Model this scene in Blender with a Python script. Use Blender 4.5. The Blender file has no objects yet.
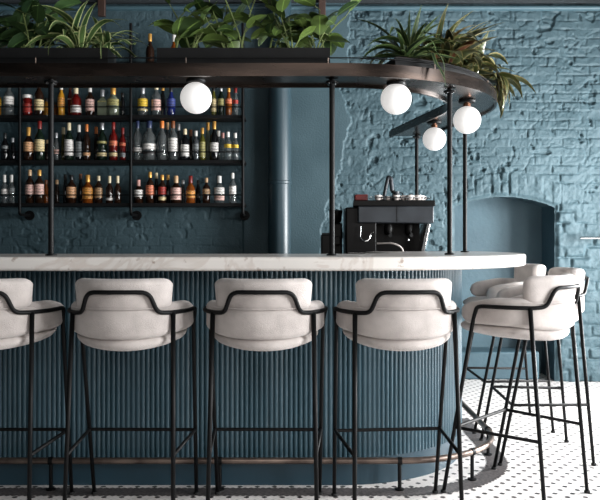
import bpy, bmesh, math, random
import numpy as np
from mathutils import Vector, Matrix
random.seed(7); np.random.seed(7)
C = bpy.context.scene.collection
PI = math.pi
F, HZ, CZ = 730.0, 240.0, 1.154          # focal length in px, horizon row, camera height
def X_at(px, Y): return (px-300.0)*Y/F
def Z_at(py, Y): return CZ + (HZ-py)*Y/F

# ------------------------------------------------------------------ helpers
def lin(r, g, b):
    def f(c):
        c /= 255.0
        return c/12.92 if c <= .04045 else ((c+.055)/1.055)**2.4
    return (f(r), f(g), f(b), 1)

class MB:
    def __init__(s): s.v=[]; s.f=[]; s.uv=None
    def add(s, vs, fs):
        b=len(s.v); s.v += [tuple(v) for v in vs]; s.f += [tuple(i+b for i in f) for f in fs]; return s
    def box(s, x0,x1,y0,y1,z0,z1):
        return s.add([(x0,y0,z0),(x1,y0,z0),(x1,y1,z0),(x0,y1,z0),(x0,y0,z1),(x1,y0,z1),(x1,y1,z1),(x0,y1,z1)],
            [(0,3,2,1),(4,5,6,7),(0,1,5,4),(1,2,6,5),(2,3,7,6),(3,0,4,7)])
    def tube(s, pts, r, n=10, closed=False, r2=None):
        pts=[Vector(p) for p in pts]; m=len(pts)
        T=[]
        for i in range(m):
            if closed: d=pts[(i+1)%m]-pts[i-1]
            else: d=pts[min(i+1,m-1)]-pts[max(i-1,0)]
            T.append(d.normalized())
        up=Vector((0,0,1)) if abs(T[0].z)<.9 else Vector((1,0,0))
        nrm=(up-T[0]*up.dot(T[0])).normalized()
        vs=[];fs=[]
        for i in range(m):
            nrm=(nrm-T[i]*nrm.dot(T[i])).normalized(); bn=T[i].cross(nrm)
            rr=r if r2 is None else r+(r2-r)*i/(m-1)
            for k in range(n):
                a=2*PI*k/n; vs.append(pts[i]+nrm*math.cos(a)*rr+bn*math.sin(a)*rr)
        for i in range(m if closed else m-1):
            j=(i+1)%m
            for k in range(n):
                k2=(k+1)%n; fs.append((i*n+k,i*n+k2,j*n+k2,j*n+k))
        if not closed:
            fs.append(tuple(range(n-1,-1,-1))); fs.append(tuple((m-1)*n+k for k in range(n)))
        return s.add(vs,fs)
    def lathe(s, prof, c=(0,0,0), n=20, axis='z'):
        vs=[];fs=[];m=len(prof)
        for r,z in prof:
            for k in range(n):
                a=2*PI*k/n
                p=(r*math.cos(a),r*math.sin(a),z)
                if axis=='y': p=(p[0],p[2],p[1])
                vs.append((c[0]+p[0],c[1]+p[1],c[2]+p[2]))
        for i in range(m-1):
            for k in range(n):
                k2=(k+1)%n; q=(i*n+k,i*n+k2,(i+1)*n+k2,(i+1)*n+k)
                fs.append(q if axis=='z' else q[::-1])
        fs.append(tuple(range(n-1,-1,-1))); fs.append(tuple((m-1)*n+k for k in range(n)))
        return s.add(vs,fs)
    def loft(s, rings, cap=True):
        n=len(rings[0]); vs=[p for r in rings for p in r]; fs=[]
        for i in range(len(rings)-1):
            for k in range(n):
                k2=(k+1)%n; fs.append((i*n+k,i*n+k2,(i+1)*n+k2,(i+1)*n+k))
        if cap:
            fs.append(tuple(range(n-1,-1,-1))); fs.append(tuple((len(rings)-1)*n+k for k in range(n)))
        return s.add(vs,fs)
    def build(s, name, mat, parent=None, smooth=True, bevel=0, sub=0, angle=40):
        me=bpy.data.meshes.new(name); me.from_pydata(s.v,[],s.f); me.update()
        bm=bmesh.new(); bm.from_mesh(me); bmesh.ops.recalc_face_normals(bm,faces=bm.faces); bm.to_mesh(me); bm.free()
        if s.uv:
            L=me.uv_layers.new(name='UVMap'); li=0
            for p in me.polygons:
                for l in p.loop_indices: L.data[l].uv=s.uv[me.loops[l].vertex_index]
        me.materials.append(mat)
        o=bpy.data.objects.new(name,me); C.objects.link(o)
        if parent is not None: o.parent=parent
        if bevel:
            m=o.modifiers.new('bevel','BEVEL'); m.width=bevel; m.segments=3; m.limit_method='ANGLE'; m.angle_limit=math.radians(50)
        if sub:
            m=o.modifiers.new('sub','SUBSURF'); m.levels=sub; m.render_levels=sub
        if smooth:
            me.polygons.foreach_set('use_smooth',[True]*len(me.polygons))
            if not sub:
                me.set_sharp_from_angle(angle=math.radians(angle))
        return o

def tag(o, label=None, cat=None, group=None, kind=None):
    if label: o['label']=label
    if cat: o['category']=cat
    if group: o['group']=group
    if kind: o['kind']=kind
    return o
def thing(name, label, cat, loc=(0,0,0), rz=0, group=None):
    o=bpy.data.objects.new(name,None); C.objects.link(o); o.empty_display_size=.1
    o.location=loc; o.rotation_euler=(0,0,rz)
    return tag(o,label,cat,group)
def copy_thing(root, loc, rz, label):
    r=root.copy(); C.objects.link(r); r.location=loc; r.rotation_euler=(0,0,rz); r['label']=label
    for ch in list(root.children):
        c=ch.copy(); C.objects.link(c); c.parent=r
        for g in list(ch.children):
            d=g.copy(); C.objects.link(d); d.parent=c
    return r
def fillet(pts, rad, n=5):
    """polyline with rounded corners"""
    pts=[Vector(p) for p in pts]; out=[pts[0]]
    for i in range(1,len(pts)-1):
        a,b,c=pts[i-1],pts[i],pts[i+1]
        u=(a-b); w=(c-b); r=min(rad,u.length*.45,w.length*.45)
        p=b+u.normalized()*r; q=b+w.normalized()*r
        for k in range(n+1):
            t=k/n; out.append((1-t)**2*p+2*t*(1-t)*b+t*t*q)
    out.append(pts[-1]); return out

# ------------------------------------------------------------------ materials
def mat(name, col, rough=.5, metal=0, **k):
    m=bpy.data.materials.new(name); m.use_nodes=True; b=m.node_tree.nodes['Principled BSDF']
    b.inputs['Base Color'].default_value=col; b.inputs['Roughness'].default_value=rough; b.inputs['Metallic'].default_value=metal
    for kk,v in k.items(): b.inputs[kk.replace('_',' ')].default_value=v
    return m
def nodes(m): return m.node_tree.nodes, m.node_tree.links, m.node_tree.nodes['Principled BSDF']
def noisy(name, c1, c2, scale=8, rough=.6, metal=0, bump=0, bscale=None, detail=5, lo=.35, hi=.65, stretch=None, rvar=0, **k):
    m=mat(name,c1,rough,metal,**k); N,L,b=nodes(m)
    tc=N.new('ShaderNodeTexCoord'); src=tc.outputs['Object']
    if stretch:
        mp=N.new('ShaderNodeMapping'); mp.inputs['Scale'].default_value=stretch; L.new(src,mp.inputs[0]); src=mp.outputs[0]
    nz=N.new('ShaderNodeTexNoise'); nz.inputs['Scale'].default_value=scale; nz.inputs['Detail'].default_value=detail
    L.new(src,nz.inputs['Vector'])
    r=N.new('ShaderNodeValToRGB'); r.color_ramp.elements[0].position=lo; r.color_ramp.elements[1].position=hi
    r.color_ramp.elements[0].color=c1; r.color_ramp.elements[1].color=c2
    L.new(nz.outputs[0],r.inputs[0]); L.new(r.outputs[0],b.inputs['Base Color'])
    if rvar:
        mr=N.new('ShaderNodeMapRange'); mr.inputs[3].default_value=max(0,rough-rvar); mr.inputs[4].default_value=rough+rvar
        L.new(nz.outputs[0],mr.inputs[0]); L.new(mr.outputs[0],b.inputs['Roughness'])
    if bump:
        n2=N.new('ShaderNodeTexNoise'); n2.inputs['Scale'].default_value=bscale or scale*4; n2.inputs['Detail'].default_value=4
        L.new(src,n2.inputs['Vector'])
        bp=N.new('ShaderNodeBump'); bp.inputs['Strength'].default_value=bump; bp.inputs['Distance'].default_value=.01
        L.new(n2.outputs[0],bp.inputs['Height']); L.new(bp.outputs[0],b.inputs['Normal'])
    return m

M={}
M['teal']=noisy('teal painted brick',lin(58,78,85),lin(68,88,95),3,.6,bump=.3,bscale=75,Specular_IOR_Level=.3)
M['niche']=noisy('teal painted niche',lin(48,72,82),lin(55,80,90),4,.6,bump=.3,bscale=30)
M['panel']=noisy('blue fluted panel paint',lin(39,66,77),lin(43,71,83),5,.42)
M['plinth']=noisy('blue plinth paint',lin(32,57,69),lin(36,62,75),4,.45)
M['duct']=noisy('blue duct paint',lin(38,57,65),lin(43,62,70),5,.38)
M['black']=noisy('black powder coated steel',lin(9,9,10),lin(15,15,16),30,.5,0,Specular_IOR_Level=.15)
M['blackmatte']=noisy('matt black',lin(9,9,10),lin(15,15,16),20,.6,Specular_IOR_Level=.25)
M['bronze']=noisy('dark bronze steel',lin(45,39,36),lin(72,61,55),2.5,.27,.9,rvar=.08,stretch=(1,1,6))
M['rail']=noisy('worn brown steel rail',lin(92,80,74),lin(140,124,114),9,.36,.85)
M['copper']=mat('copper fitting',lin(120,84,66),.35,.9)
M['chrome']=mat('chrome',lin(200,200,200),.18,1)
M['darkpanel']=noisy('dark grey machine panel',lin(34,37,42),lin(48,52,57),7,.4,.3)
M['machine']=noisy('black machine body',lin(7,6,6),lin(12,11,11),9,.4,Specular_IOR_Level=.15)
M['white']=mat('white china',lin(225,214,208),.25)
M['red']=noisy('red paper bag',lin(120,28,24),lin(90,20,18),10,.5)
M['rubber']=mat('black rubber',lin(14,14,14),.8)
M['soil']=noisy('potting soil',lin(30,22,16),lin(50,38,28),40,.95,bump=.6)
M['ceiling']=noisy('dark painted ceiling',lin(36,42,46),lin(44,50,54),3,.8)
M['wood']=noisy('brown batten',lin(52,36,30),lin(70,48,38),8,.6,stretch=(4,4,.6))
M['trim']=noisy('teal cornice paint',lin(58,84,94),lin(66,92,101),4,.5)
M['wallwhite']=noisy('pale wall paint',lin(150,170,176),lin(165,184,190),3,.7)

def fabric():
    m=noisy('beige chenille upholstery',lin(160,151,147),lin(204,195,190),9,.85,detail=8,lo=.3,hi=.72,bump=.35,bscale=260)
    N,L,b=nodes(m); b.inputs['Sheen Weight'].default_value=.25; b.inputs['Sheen Roughness'].default_value=.5
    return m
M['fabric']=fabric()

def marble():
    m=mat('white veined marble',lin(214,207,201),.22); N,L,b=nodes(m)
    tc=N.new('ShaderNodeTexCoord')
    n1=N.new('ShaderNodeTexNoise'); n1.inputs['Scale'].default_value=3.2; n1.inputs['Detail'].default_value=9; n1.inputs['Distortion'].default_value=1.6
    L.new(tc.outputs['Object'],n1.inputs['Vector'])
    r=N.new('ShaderNodeValToRGB'); e=r.color_ramp.elements
    e[0].position=.47; e[0].color=lin(226,220,214); e[1].position=.55; e[1].color=lin(224,217,211)
    k=e.new(.505); k.color=lin(212,202,194); k=e.new(.49); k.color=lin(214,205,198); k=e.new(.52); k.color=lin(214,206,199)
    L.new(n1.outputs[0],r.inputs[0])
    n2=N.new('ShaderNodeTexNoise'); n2.inputs['Scale'].default_value=22; n2.inputs['Detail'].default_value=6
    L.new(tc.outputs['Object'],n2.inputs['Vector'])
    r2=N.new('ShaderNodeValToRGB'); r2.color_ramp.elements[0].position=.27; r2.color_ramp.elements[0].color=lin(176,158,147)
    r2.color_ramp.elements[1].position=.36; r2.color_ramp.elements[1].color=(1,1,1,1)
    L.new(n2.outputs[0],r2.inputs[0])
    mx=N.new('ShaderNodeMix'); mx.data_type='RGBA'; mx.blend_type='MULTIPLY'; mx.inputs[0].default_value=.8
    L.new(r.outputs[0],mx.inputs[6]); L.new(r2.outputs[0],mx.inputs[7]); L.new(mx.outputs[2],b.inputs['Base Color'])
    return m
M['marble']=marble()

def mosaic(name, base, dot, ax, ay, rad, base2):
    """small pale tiles with a lattice of dark dots (centred rectangular lattice ax by ay)"""
    m=mat(name,base,.38); N,L,b=nodes(m)
    tc=N.new('ShaderNodeTexCoord'); sep=N.new('ShaderNodeSeparateXYZ'); L.new(tc.outputs['Object'],sep.inputs[0])
    def mth(op,a,bv=None):
        n=N.new('ShaderNodeMath'); n.operation=op
        for i,v in enumerate((a,bv)):
            if v is None: continue
            if isinstance(v,(int,float)): n.inputs[i].default_value=v
            else: L.new(v,n.inputs[i])
        return n.outputs[0]
    def dist(off,axx,ayy):
        out=[]
        for s,a in ((sep.outputs[0],axx),(sep.outputs[1],ayy)):
            t=mth('ADD',mth('DIVIDE',s,a),off)
            fr=mth('SUBTRACT',mth('FRACT',mth('ADD',t,100.0)),.5)
            out.append(mth('MULTIPLY',fr,a))
        ab=[mth('ABSOLUTE',o) for o in out]
        hx=mth('ADD',mth('MULTIPLY',ab[0],.866),mth('MULTIPLY',ab[1],.5))   # hexagonal distance, pointy in y
        return mth('MAXIMUM',hx,ab[0]) if False else mth('MAXIMUM',mth('ADD',mth('MULTIPLY',ab[1],.866),mth('MULTIPLY',ab[0],.5)),ab[0])
    d=mth('MINIMUM',dist(0.0,ax,ay),dist(.5,ax,ay))
    fac=mth('LESS_THAN',d,rad)
    # fine tile joints
    tx,ty=ax/3,ay/3
    jd=mth('MINIMUM',dist(0.0,tx,ty),dist(.5,tx,ty))
    joint=N.new('ShaderNodeMapRange'); L.new(jd,joint.inputs[0]); joint.inputs[1].default_value=tx*.36; joint.inputs[2].default_value=tx*.5
    nz=N.new('ShaderNodeTexNoise'); nz.inputs['Scale'].default_value=2.5; nz.inputs['Detail'].default_value=6; L.new(tc.outputs['Object'],nz.inputs['Vector'])
    m0=N.new('ShaderNodeMix'); m0.data_type='RGBA'; m0.inputs[6].default_value=base; m0.inputs[7].default_value=base2; L.new(nz.outputs[0],m0.inputs[0])
    m1=N.new('ShaderNodeMix'); m1.data_type='RGBA'; L.new(m0.outputs[2],m1.inputs[6]); m1.inputs[7].default_value=lin(170,165,162)
    L.new(mth('MULTIPLY',joint.outputs[0],.35),m1.inputs[0])
    m2=N.new('ShaderNodeMix'); m2.data_type='RGBA'; L.new(fac,m2.inputs[0]); L.new(m1.outputs[2],m2.inputs[6]); m2.inputs[7].default_value=dot
    L.new(m2.outputs[2],b.inputs['Base Color'])
    return m
M['floor']=mosaic('white mosaic floor with dark dots',lin(222,217,214),lin(46,42,42),.08,.0936,.0115,lin(208,202,199))
M['band']=noisy('dark mosaic border',lin(58,54,54),lin(92,87,86),70,.45,lo=.4,hi=.6)

def glass(name,col,trans=.6,rough=.06):
    m=mat(name,col,rough); b=m.node_tree.nodes['Principled BSDF']
    b.inputs['Transmission Weight'].default_value=trans; b.inputs['IOR'].default_value=1.45
    return m
G={
 'clear':glass('clear glass',lin(205,210,210),.9,.03),
 'green':glass('dark green glass',lin(22,36,26),.25),
 'brown':glass('dark brown glass',lin(44,26,16),.3),
 'amber':glass('amber spirit',lin(150,78,26),.45),
 'gold':glass('golden spirit',lin(196,138,50),.45),
 'red':glass('red spirit',lin(120,24,20),.4),
 'dark':glass('near black glass',lin(14,14,16),.1),
 'blue':glass('blue glass',lin(30,42,110),.35),
 'olive':glass('olive glass',lin(120,116,40),.5),
 'grey':glass('smoky glass',lin(96,100,104),.5),
 'pale':glass('pale green glass',lin(168,176,150),.6),
 'yellow':glass('yellow liqueur',lin(226,160,44),.35),
}
def paper(name,col):
    m=mat(name,col,.55); N,L,b=nodes(m)
    tc=N.new('ShaderNodeTexCoord'); w=N.new('ShaderNodeTexWave'); w.bands_direction='Z'; w.inputs['Scale'].default_value=14; w.inputs['Distortion'].default_value=6
    w.inputs['Detail'].default_value=3; w.inputs['Detail Scale'].default_value=3
    L.new(tc.outputs['Object'],w.inputs['Vector'])
    r=N.new('ShaderNodeValToRGB'); e=r.color_ramp.elements
    e[0].position=.12; e[0].color=tuple(c*.45 for c in col[:3])+(1,); e[1].position=.3; e[1].color=col
    L.new(w.outputs[0],r.inputs[0]); L.new(r.outputs[0],b.inputs['Base Color'])
    return m
P={k:paper(k+' paper label',lin(*c)) for k,c in dict(white=(226,220,214),cream=(222,200,150),pink=(222,180,168),peach=(222,168,122),yellow=(228,188,52),
    orange=(220,150,66),tan=(186,148,108),red=(168,50,40),grey=(120,124,124),olive=(168,160,100),blue=(50,64,130),dark=(50,46,46),salmon=(214,120,84)).items()}
K={k:mat(k+' bottle closure',lin(*c),.35,m_) for k,c,m_ in [('white',(225,222,216),0),('cream',(222,206,170),0),('gold',(214,160,80),.4),('red',(120,30,26),0),
    ('orange',(214,124,60),.1),('tan',(196,160,120),0),('black',(20,20,20),0),('blue',(40,50,80),0),('silver',(190,190,192),.7),('brown',(120,70,40),0),('pink',(214,160,150),0),('cork',(190,150,100),0)]}

# ------------------------------------------------------------------ setting
YW=5.95
def vnoise(u,v,seed):
    rs=np.random.RandomState(seed); tab=rs.rand(257,257)
    iu=np.floor(u).astype(int); iv=np.floor(v).astype(int); fu=u-iu; fv=v-iv
    fu=fu*fu*(3-2*fu); fv=fv*fv*(3-2*fv)
    g=lambda a,b: tab[a%257,b%257]
    return (g(iu,iv)*(1-fu)+g(iu+1,iv)*fu)*(1-fv)+(g(iu,iv+1)*(1-fu)+g(iu+1,iv+1)*fu)*fv
def fbm(u,v,seed,o=4):
    t=0;a=1;s=0
    for k in range(o): t=t+a*vnoise(u*2**k,v*2**k,seed+k); s+=a; a*=.5
    return t/s-.5
def sstep(a,b,x):
    t=np.clip((x-a)/(b-a),0,1); return t*t*(3-2*t)
def brick(u,v,L_,H_,seed,groove=.0115):
    u=u+.012*fbm(u*6,v*6,seed+50,3); v=v+.014*fbm(u*5,v*5,seed+60,3)
    row=np.floor(v/H_); rs=np.random.RandomState(seed); T=rs.rand(4096); 
    off=np.where(row.astype(int)%2==0,0,.5)+ (T[(row.astype(int)*37)%4096]-.5)*.35
    uu=u/L_+off; col=np.floor(uu); fu=uu-col; fv=v/H_-row
    idx=(row.astype(int)*131+col.astype(int)*17)%4096
    rnd=T[idx]; rnd2=T[(idx*7+3)%4096]; rnd3=T[(idx*13+5)%4096]
    d=np.minimum(np.minimum(fu,1-fu)*L_,np.minimum(fv,1-fv)*H_)
    d=d+.006*fbm(u*40,v*40,seed+80,3)
    soft=groove*(.35+.8*rnd2)
    p=sstep(0,soft,d)
    jd=sstep(-.08,.26,fbm(u*7,v*9,seed+90,3))            # joints: partly filled with paint, partly open
    depth=.0025+.019*jd
    h=.015-depth*(1-p) + p*(.005*(rnd-.5)*2 + (fu-.5)*(rnd3-.5)*.014+(fv-.5)*(rnd2-.5)*.010)
    return h
NX0,NX1=X_at(455,5.93),X_at(556,5.93)
def arch_z(x):
    t=(x-(NX0+NX1)/2)/((NX1-NX0)/2); t=np.clip(t,-1,1)
    return 1.425+.085*(1-t*t)
def wall_back():
    step=.0072; xs=np.arange(-4.2,3.4+step,step); zs=np.arange(0,3.2+step,step)
    Xg,Zg=np.meshgrid(xs,zs)
    h=brick(Xg,Zg,.215,.0735,3)
    n=fbm(Xg*14,Zg*14,11,4); n2=fbm(Xg*45,Zg*45,21,3); n3=fbm(Xg*3,Zg*3,31,3)
    h=h*.8+n*.010+n2*.0075+n3*.007
    # chips where the paint and face broke away
    chip=vnoise(Xg*16,Zg*22,77)*vnoise(Xg*5,Zg*5,78); h=h-.016*sstep(.52,.57,chip)-.018*sstep(.27,.31,np.abs(fbm(Xg*15+Zg*5,Zg*11,55,4)))-.007*(1-sstep(0,.035,np.abs(fbm(Xg*5,Zg*6.5,65,4))))
    # rowlock course over the arch
    az=arch_z(Xg)
    inr=(Xg>NX0-.06)&(Xg<NX1+.06)&(Zg>az-.02)&(Zg<az+.19)
    hv=brick(Zg-az+.01,Xg,.20,.071,9,.02)+n*.016+n2*.008
    h=np.where(inr,hv,h)
    # rough big stones beside the niche
    jam=(Xg>NX1-.02)&(Xg<NX1+.45)&(Zg<1.45)
    hj=brick(Xg,Zg,.17,.092,15,.022)*1.25+n*.02+n2*.007
    h=np.where(jam,hj,h)
    # smoother wall behind the bottle shelf
    left=1-sstep(-.55,-.42,Xg)
    h=h*(1-left*.6)
    # raised smooth plaster with a ragged right edge
    ez=np.array([Z_at(y,5.93) for y in (260,225,209,182,155,117,90,50,10,-20)][::1]); ex=np.array([X_at(p,5.93) for p in (322,323,327,337,342,350,343,349,349,348)])
    edge=np.interp(Zg,ez,ex)+.05*fbm(Zg*9,Zg*0+3,5,4)+.03*fbm(Zg*30,Zg*0+3,6,3)
    pl=(Xg<edge)&(Xg>-.46)
    h=np.where(pl,.030+n3*.004,h)
    # ease back at the niche edge
    ins=np.minimum(np.minimum(Xg-NX0,NX1-Xg),az-Zg)     # >0 inside the niche
    jag=.012*fbm(Xg*25,Zg*25,41,3)
    near=sstep(-.035,0,ins+jag)
    h=h*(1-near)-.01*near
    Y=YW-h
    v=np.stack([Xg,Y,Zg],-1).reshape(-1,3)
    ny,nx=Xg.shape
    idx=np.arange(nx*ny).reshape(ny,nx)
    q=np.stack([idx[:-1,:-1],idx[:-1,1:],idx[1:,1:],idx[1:,:-1]],-1)
    keep=~((ins[:-1,:-1]>0)&(ins[1:,1:]>0)&(ins[:-1,1:]>0)&(ins[1:,:-1]>0))
    q=q[keep]
    me=bpy.data.meshes.new('wall_back'); me.vertices.add(len(v)); me.vertices.foreach_set('co',v.astype(np.float32).ravel())
    me.loops.add(q.size); me.loops.foreach_set('vertex_index',q.astype(np.int32).ravel())
    me.polygons.add(len(q)); me.polygons.foreach_set('loop_start',np.arange(0,q.size,4,dtype=np.int32)); me.polygons.foreach_set('loop_total',np.full(len(q),4,dtype=np.int32))
    me.update(calc_edges=True); me.validate()
    me.polygons.foreach_set('use_smooth',[True]*len(me.polygons))
    me.materials.append(M['teal'])
    o=bpy.data.objects.new('wall_back',me); C.objects.link(o); tag(o,kind='structure')
wall_back()
# niche: reveals, vault and back wall
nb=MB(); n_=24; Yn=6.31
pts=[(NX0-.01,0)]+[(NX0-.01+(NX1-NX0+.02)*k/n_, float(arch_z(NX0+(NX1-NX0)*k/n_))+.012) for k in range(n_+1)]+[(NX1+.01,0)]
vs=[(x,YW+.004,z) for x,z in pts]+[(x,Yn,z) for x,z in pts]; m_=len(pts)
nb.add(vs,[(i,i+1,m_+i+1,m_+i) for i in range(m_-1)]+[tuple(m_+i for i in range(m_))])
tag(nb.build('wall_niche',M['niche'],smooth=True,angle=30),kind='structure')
lb=MB().box(NX0+.0,NX1-.10,YW+.08,Yn-.01,0,.23)
tag(lb.build('trim_niche_step',M['niche'],bevel=.015),kind='structure')
fl=MB().box(-4.2,3.4,-2.5,6.4,-.05,0); tag(fl.build('floor',M['floor'],smooth=False),kind='structure')
ce=MB().box(-4.2,3.4,-2.5,6.4,3.2,3.25); tag(ce.build('ceiling',M['ceiling'],smooth=False),kind='structure')
wl=MB().box(-4.3,-4.2,-2.5,6.4,0,3.2); tag(wl.build('wall_left',M['teal'],smooth=False),kind='structure')
# right wall with two tall window openings
wr=MB()
WY=[(.2,2.3),(3.7,5.1)]; wz0,wz1=.45,2.9
wr.box(3.4,3.55,-2.5,6.4,0,wz0); wr.box(3.4,3.55,-2.5,6.4,wz1,3.2)
for a,b in ((-2.5,.2),(2.3,3.7),(5.1,6.4)): wr.box(3.4,3.55,a,b,wz0,wz1)
tag(wr.build('wall_right',M['wallwhite'],smooth=False),kind='structure')
for i,(a,b) in enumerate(WY):
    w=MB(); x0,x1=3.44,3.50
    w.box(x0,x1,a,a+.05,wz0,wz1); w.box(x0,x1,b-.05,b,wz0,wz1); w.box(x0,x1,a+.05,b-.05,wz0,wz0+.05); w.box(x0,x1,a+.05,b-.05,wz1-.05,wz1)
    w.box(x0,x1,(a+b)/2-.02,(a+b)/2+.02,wz0+.05,wz1-.05); w.box(x0+.005,x1-.005,a+.05,b-.05,2.1,2.14)
    tag(w.build('window_%d'%(i+1),M['blackmatte'],smooth=False),kind='structure')
# cornice moulding under the ceiling
tr=MB(); prof=[(5.95,3.02),(5.915,3.02),(5.905,3.03),(5.905,3.046),(5.915,3.056),(5.95,3.056)]
tr.loft([[(x,y,z) for y,z in prof] for x in (-4.2,3.4)])
tag(tr.build('trim_cornice',M['trim'],angle=60),kind='structure')
tb=MB().box(-4.2,3.4,5.885,5.95,3.075,3.2); tag(tb.build('trim_ceiling_board',M['ceiling'],smooth=False),kind='structure')
for x,px in ((X_at(102,5.87),102),(X_at(322,5.87),322)):
    o=MB().box(x-.028,x+.028,5.845,5.885,2.925 if px==322 else 2.95,3.2).build('batten',M['wood'],bevel=.004)
    tag(o,'short brown wooden batten at top of wall '+('above rubber plant planter end' if px==322 else 'behind striped plant at left'),'batten','wall battens')

# ------------------------------------------------------------------ concentric bar path
CX,CY=.188,4.138
TH=math.radians(101)
def path(R, xl=-4.0, yend=4.75, cx=CX, cy=CY, step=.06, arcn=40, th=None):
    TH_=TH if th is None else math.radians(th)
    """outward-offset path: straight front, round corner, straight leg going back; returns (x,y,nx,ny)"""
    out=[]; n=max(2,int((cx-xl)/step))
    for k in range(n): out.append((xl+(cx-xl)*k/n,cy-R,0,-1))
    for k in range(arcn+1):
        a=TH_*k/arcn; out.append((cx+R*math.sin(a),cy-R*math.cos(a),math.sin(a),-math.cos(a)))
    ex,ey=out[-1][:2]; dx,dy=math.cos(TH_),math.sin(TH_)
    if yend>ey:
        l=(yend-ey)/dy; n=max(1,int(l/step))
        for k in range(1,n+1): out.append((ex+dx*l*k/n,ey+dy*l*k/n,math.sin(TH_),-math.cos(TH_)))
    return out
def strip(mb, outer, inner, z0, z1):
    n=len(outer); rings=[]
    for o,i in zip(outer,inner): rings.append([(o[0],o[1],z0),(o[0],o[1],z1),(i[0],i[1],z1),(i[0],i[1],z0)])
    return mb.loft(rings)

# marble slab
top=strip(MB(),path(1.044,yend=4.72),path(.30,yend=4.72),1.022,1.082)
tag(top.build('marble_countertop',M['marble'],bevel=.012,angle=50),'white veined marble countertop curving around the bar end','countertop')
# bar body
bar=thing('bar_counter','blue fluted bar counter with rounded right end under marble top','bar counter',(0,3.425,0))
pth=path(.713,yend=4.70,step=.0038,arcn=330)
# resample evenly and add half-round flutes
acc=[0]
for a,b in zip(pth,pth[1:]): acc.append(acc[-1]+math.hypot(b[0]-a[0],b[1]-a[1]))
pitch=.0232; fv=[]
def flute(dist):
    t=(dist/pitch)%1.0
    return .0125*math.sqrt(max(0,1-(2*t-1)**2*.96))
fl_=MB(); vs=[]
for (x,y,nx,ny),s_ in zip(pth,acc):
    d=flute(s_)-.0125
    for z in (.131,1.021): vs.append((x+nx*d,y+ny*d-3.425,z))
n=len(pth); fl_.add(vs,[(2*i,2*i+2,2*i+3,2*i+1) for i in range(n-1)])
o=fl_.build('fluted_panel',M['panel'],bar,angle=75)
pl=strip(MB(),path(.702,yend=4.70),path(.60,yend=4.70),0,.131); pl.v=[(x,y-3.425,z) for x,y,z in pl.v]
pl.build('plinth',M['plinth'],bar,angle=50)
ct=strip(MB(),path(.69,yend=4.70),path(.62,yend=4.70),.131,1.021); ct.v=[(x,y-3.425,z) for x,y,z in ct.v]
ct.build('carcass',M['blackmatte'],bar,angle=50)
# dark border in the mosaic
RCX,RCY=.46,3.92
def band():
    o=path(.628,cx=RCX,cy=RCY,yend=4.72,step=.014,arcn=70,th=90); i=path(.528,cx=RCX,cy=RCY,yend=4.72,step=.014,arcn=70,th=90)
    vs=[]
    for k,(a,b) in enumerate(zip(o,i)):
        j=.009 if (k//1)%2 else -.003
        vs+= [(a[0]+a[2]*j,a[1]+a[3]*j,.0015),(b[0]-b[2]*j,b[1]-b[3]*j,.0015)]
    m=MB().add(vs,[(2*k,2*k+2,2*k+3,2*k+1) for k in range(len(o)-1)])
    tag(m.build('trim_floor_border',M['band'],smooth=False),kind='structure')
band()
# foot rail
fr=thing('foot_rail','worn bronze tubular foot rail running around the bar base','foot rail',(0,3.38,0))
rp=path(.55,cx=RCX,cy=RCY,yend=4.70,th=90)
b=MB().tube([(p[0],p[1]-3.38,.135) for p in rp],.0155,10); b.build('rail_tube',M['rail'],fr)
def on_path(R,cx,cy,th=None,x=None):
    if x is not None: return (x,cy-R,0,-1)
    a=math.radians(th); return (cx+R*math.sin(a),cy-R*math.cos(a),math.sin(a),-math.cos(a))
for spec in [dict(x=-2.2),dict(x=-1.15),dict(x=-.37),dict(x=.46),dict(th=42),dict(th=89.9)]:
    p=on_path(.55,RCX,RCY,**spec)
    b=MB().tube([(p[0],p[1]-3.38,.003),(p[0],p[1]-3.38,.125)],.009,8); pp=b.build('rail_post',M['black'],fr)
    MB().lathe([(.022,.002),(.022,.007),(.010,.010)],(p[0],p[1]-3.38,0),14).build('floor_flange',M['black'],pp)
    MB().lathe([(.0185,-.010),(.0185,.010)],(0,0,0),12).build('collar',M['black'],pp).matrix_local= \
        Matrix.Translation((p[0],p[1]-3.38,.135))@Matrix.Rotation(math.atan2(p[2],-p[3]),4,'Z')@Matrix.Rotation(PI/2,4,'Y')

# ------------------------------------------------------------------ canopy
ZU,ZT=1.882,1.940
cn=thing('canopy','dark bronze steel canopy ring carried on slim black posts above the bar','canopy',(0,3.37,0))
def loc(m,y=3.37): m.v=[(a,b_-y,c) for a,b_,c in m.v]; return m
Ro,Ri=.897,.641
loc(strip(MB(),path(Ro,yend=5.2),path(Ro-.012,yend=5.2),ZU,ZT)).build('fascia',M['bronze'],cn,angle=50)
loc(strip(MB(),path(Ri+.012,yend=5.2),path(Ri,yend=5.2),ZU,ZU+.046)).build('inner_fascia',M['bronze'],cn,angle=50)
loc(strip(MB(),path(Ro-.013,yend=5.2),path(Ri+.013,yend=5.2),ZU+.012,ZU+.03)).build('soffit',M['bronze'],cn,angle=50)
loc(strip(MB(),path(Ro-.013,yend=5.2),path(Ri+.013,yend=5.2),ZT-.012,ZT)).build('top_plate',M['black'],cn,angle=50)
posts=[(X_at(-60,3.37),3.37,1.082),(X_at(51,3.37),3.37,1.082),(X_at(332,3.37),3.37,1.082),(.735,3.585,1.082),(.975,4.315,1.082),(.825,5.16,1.022)]
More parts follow.
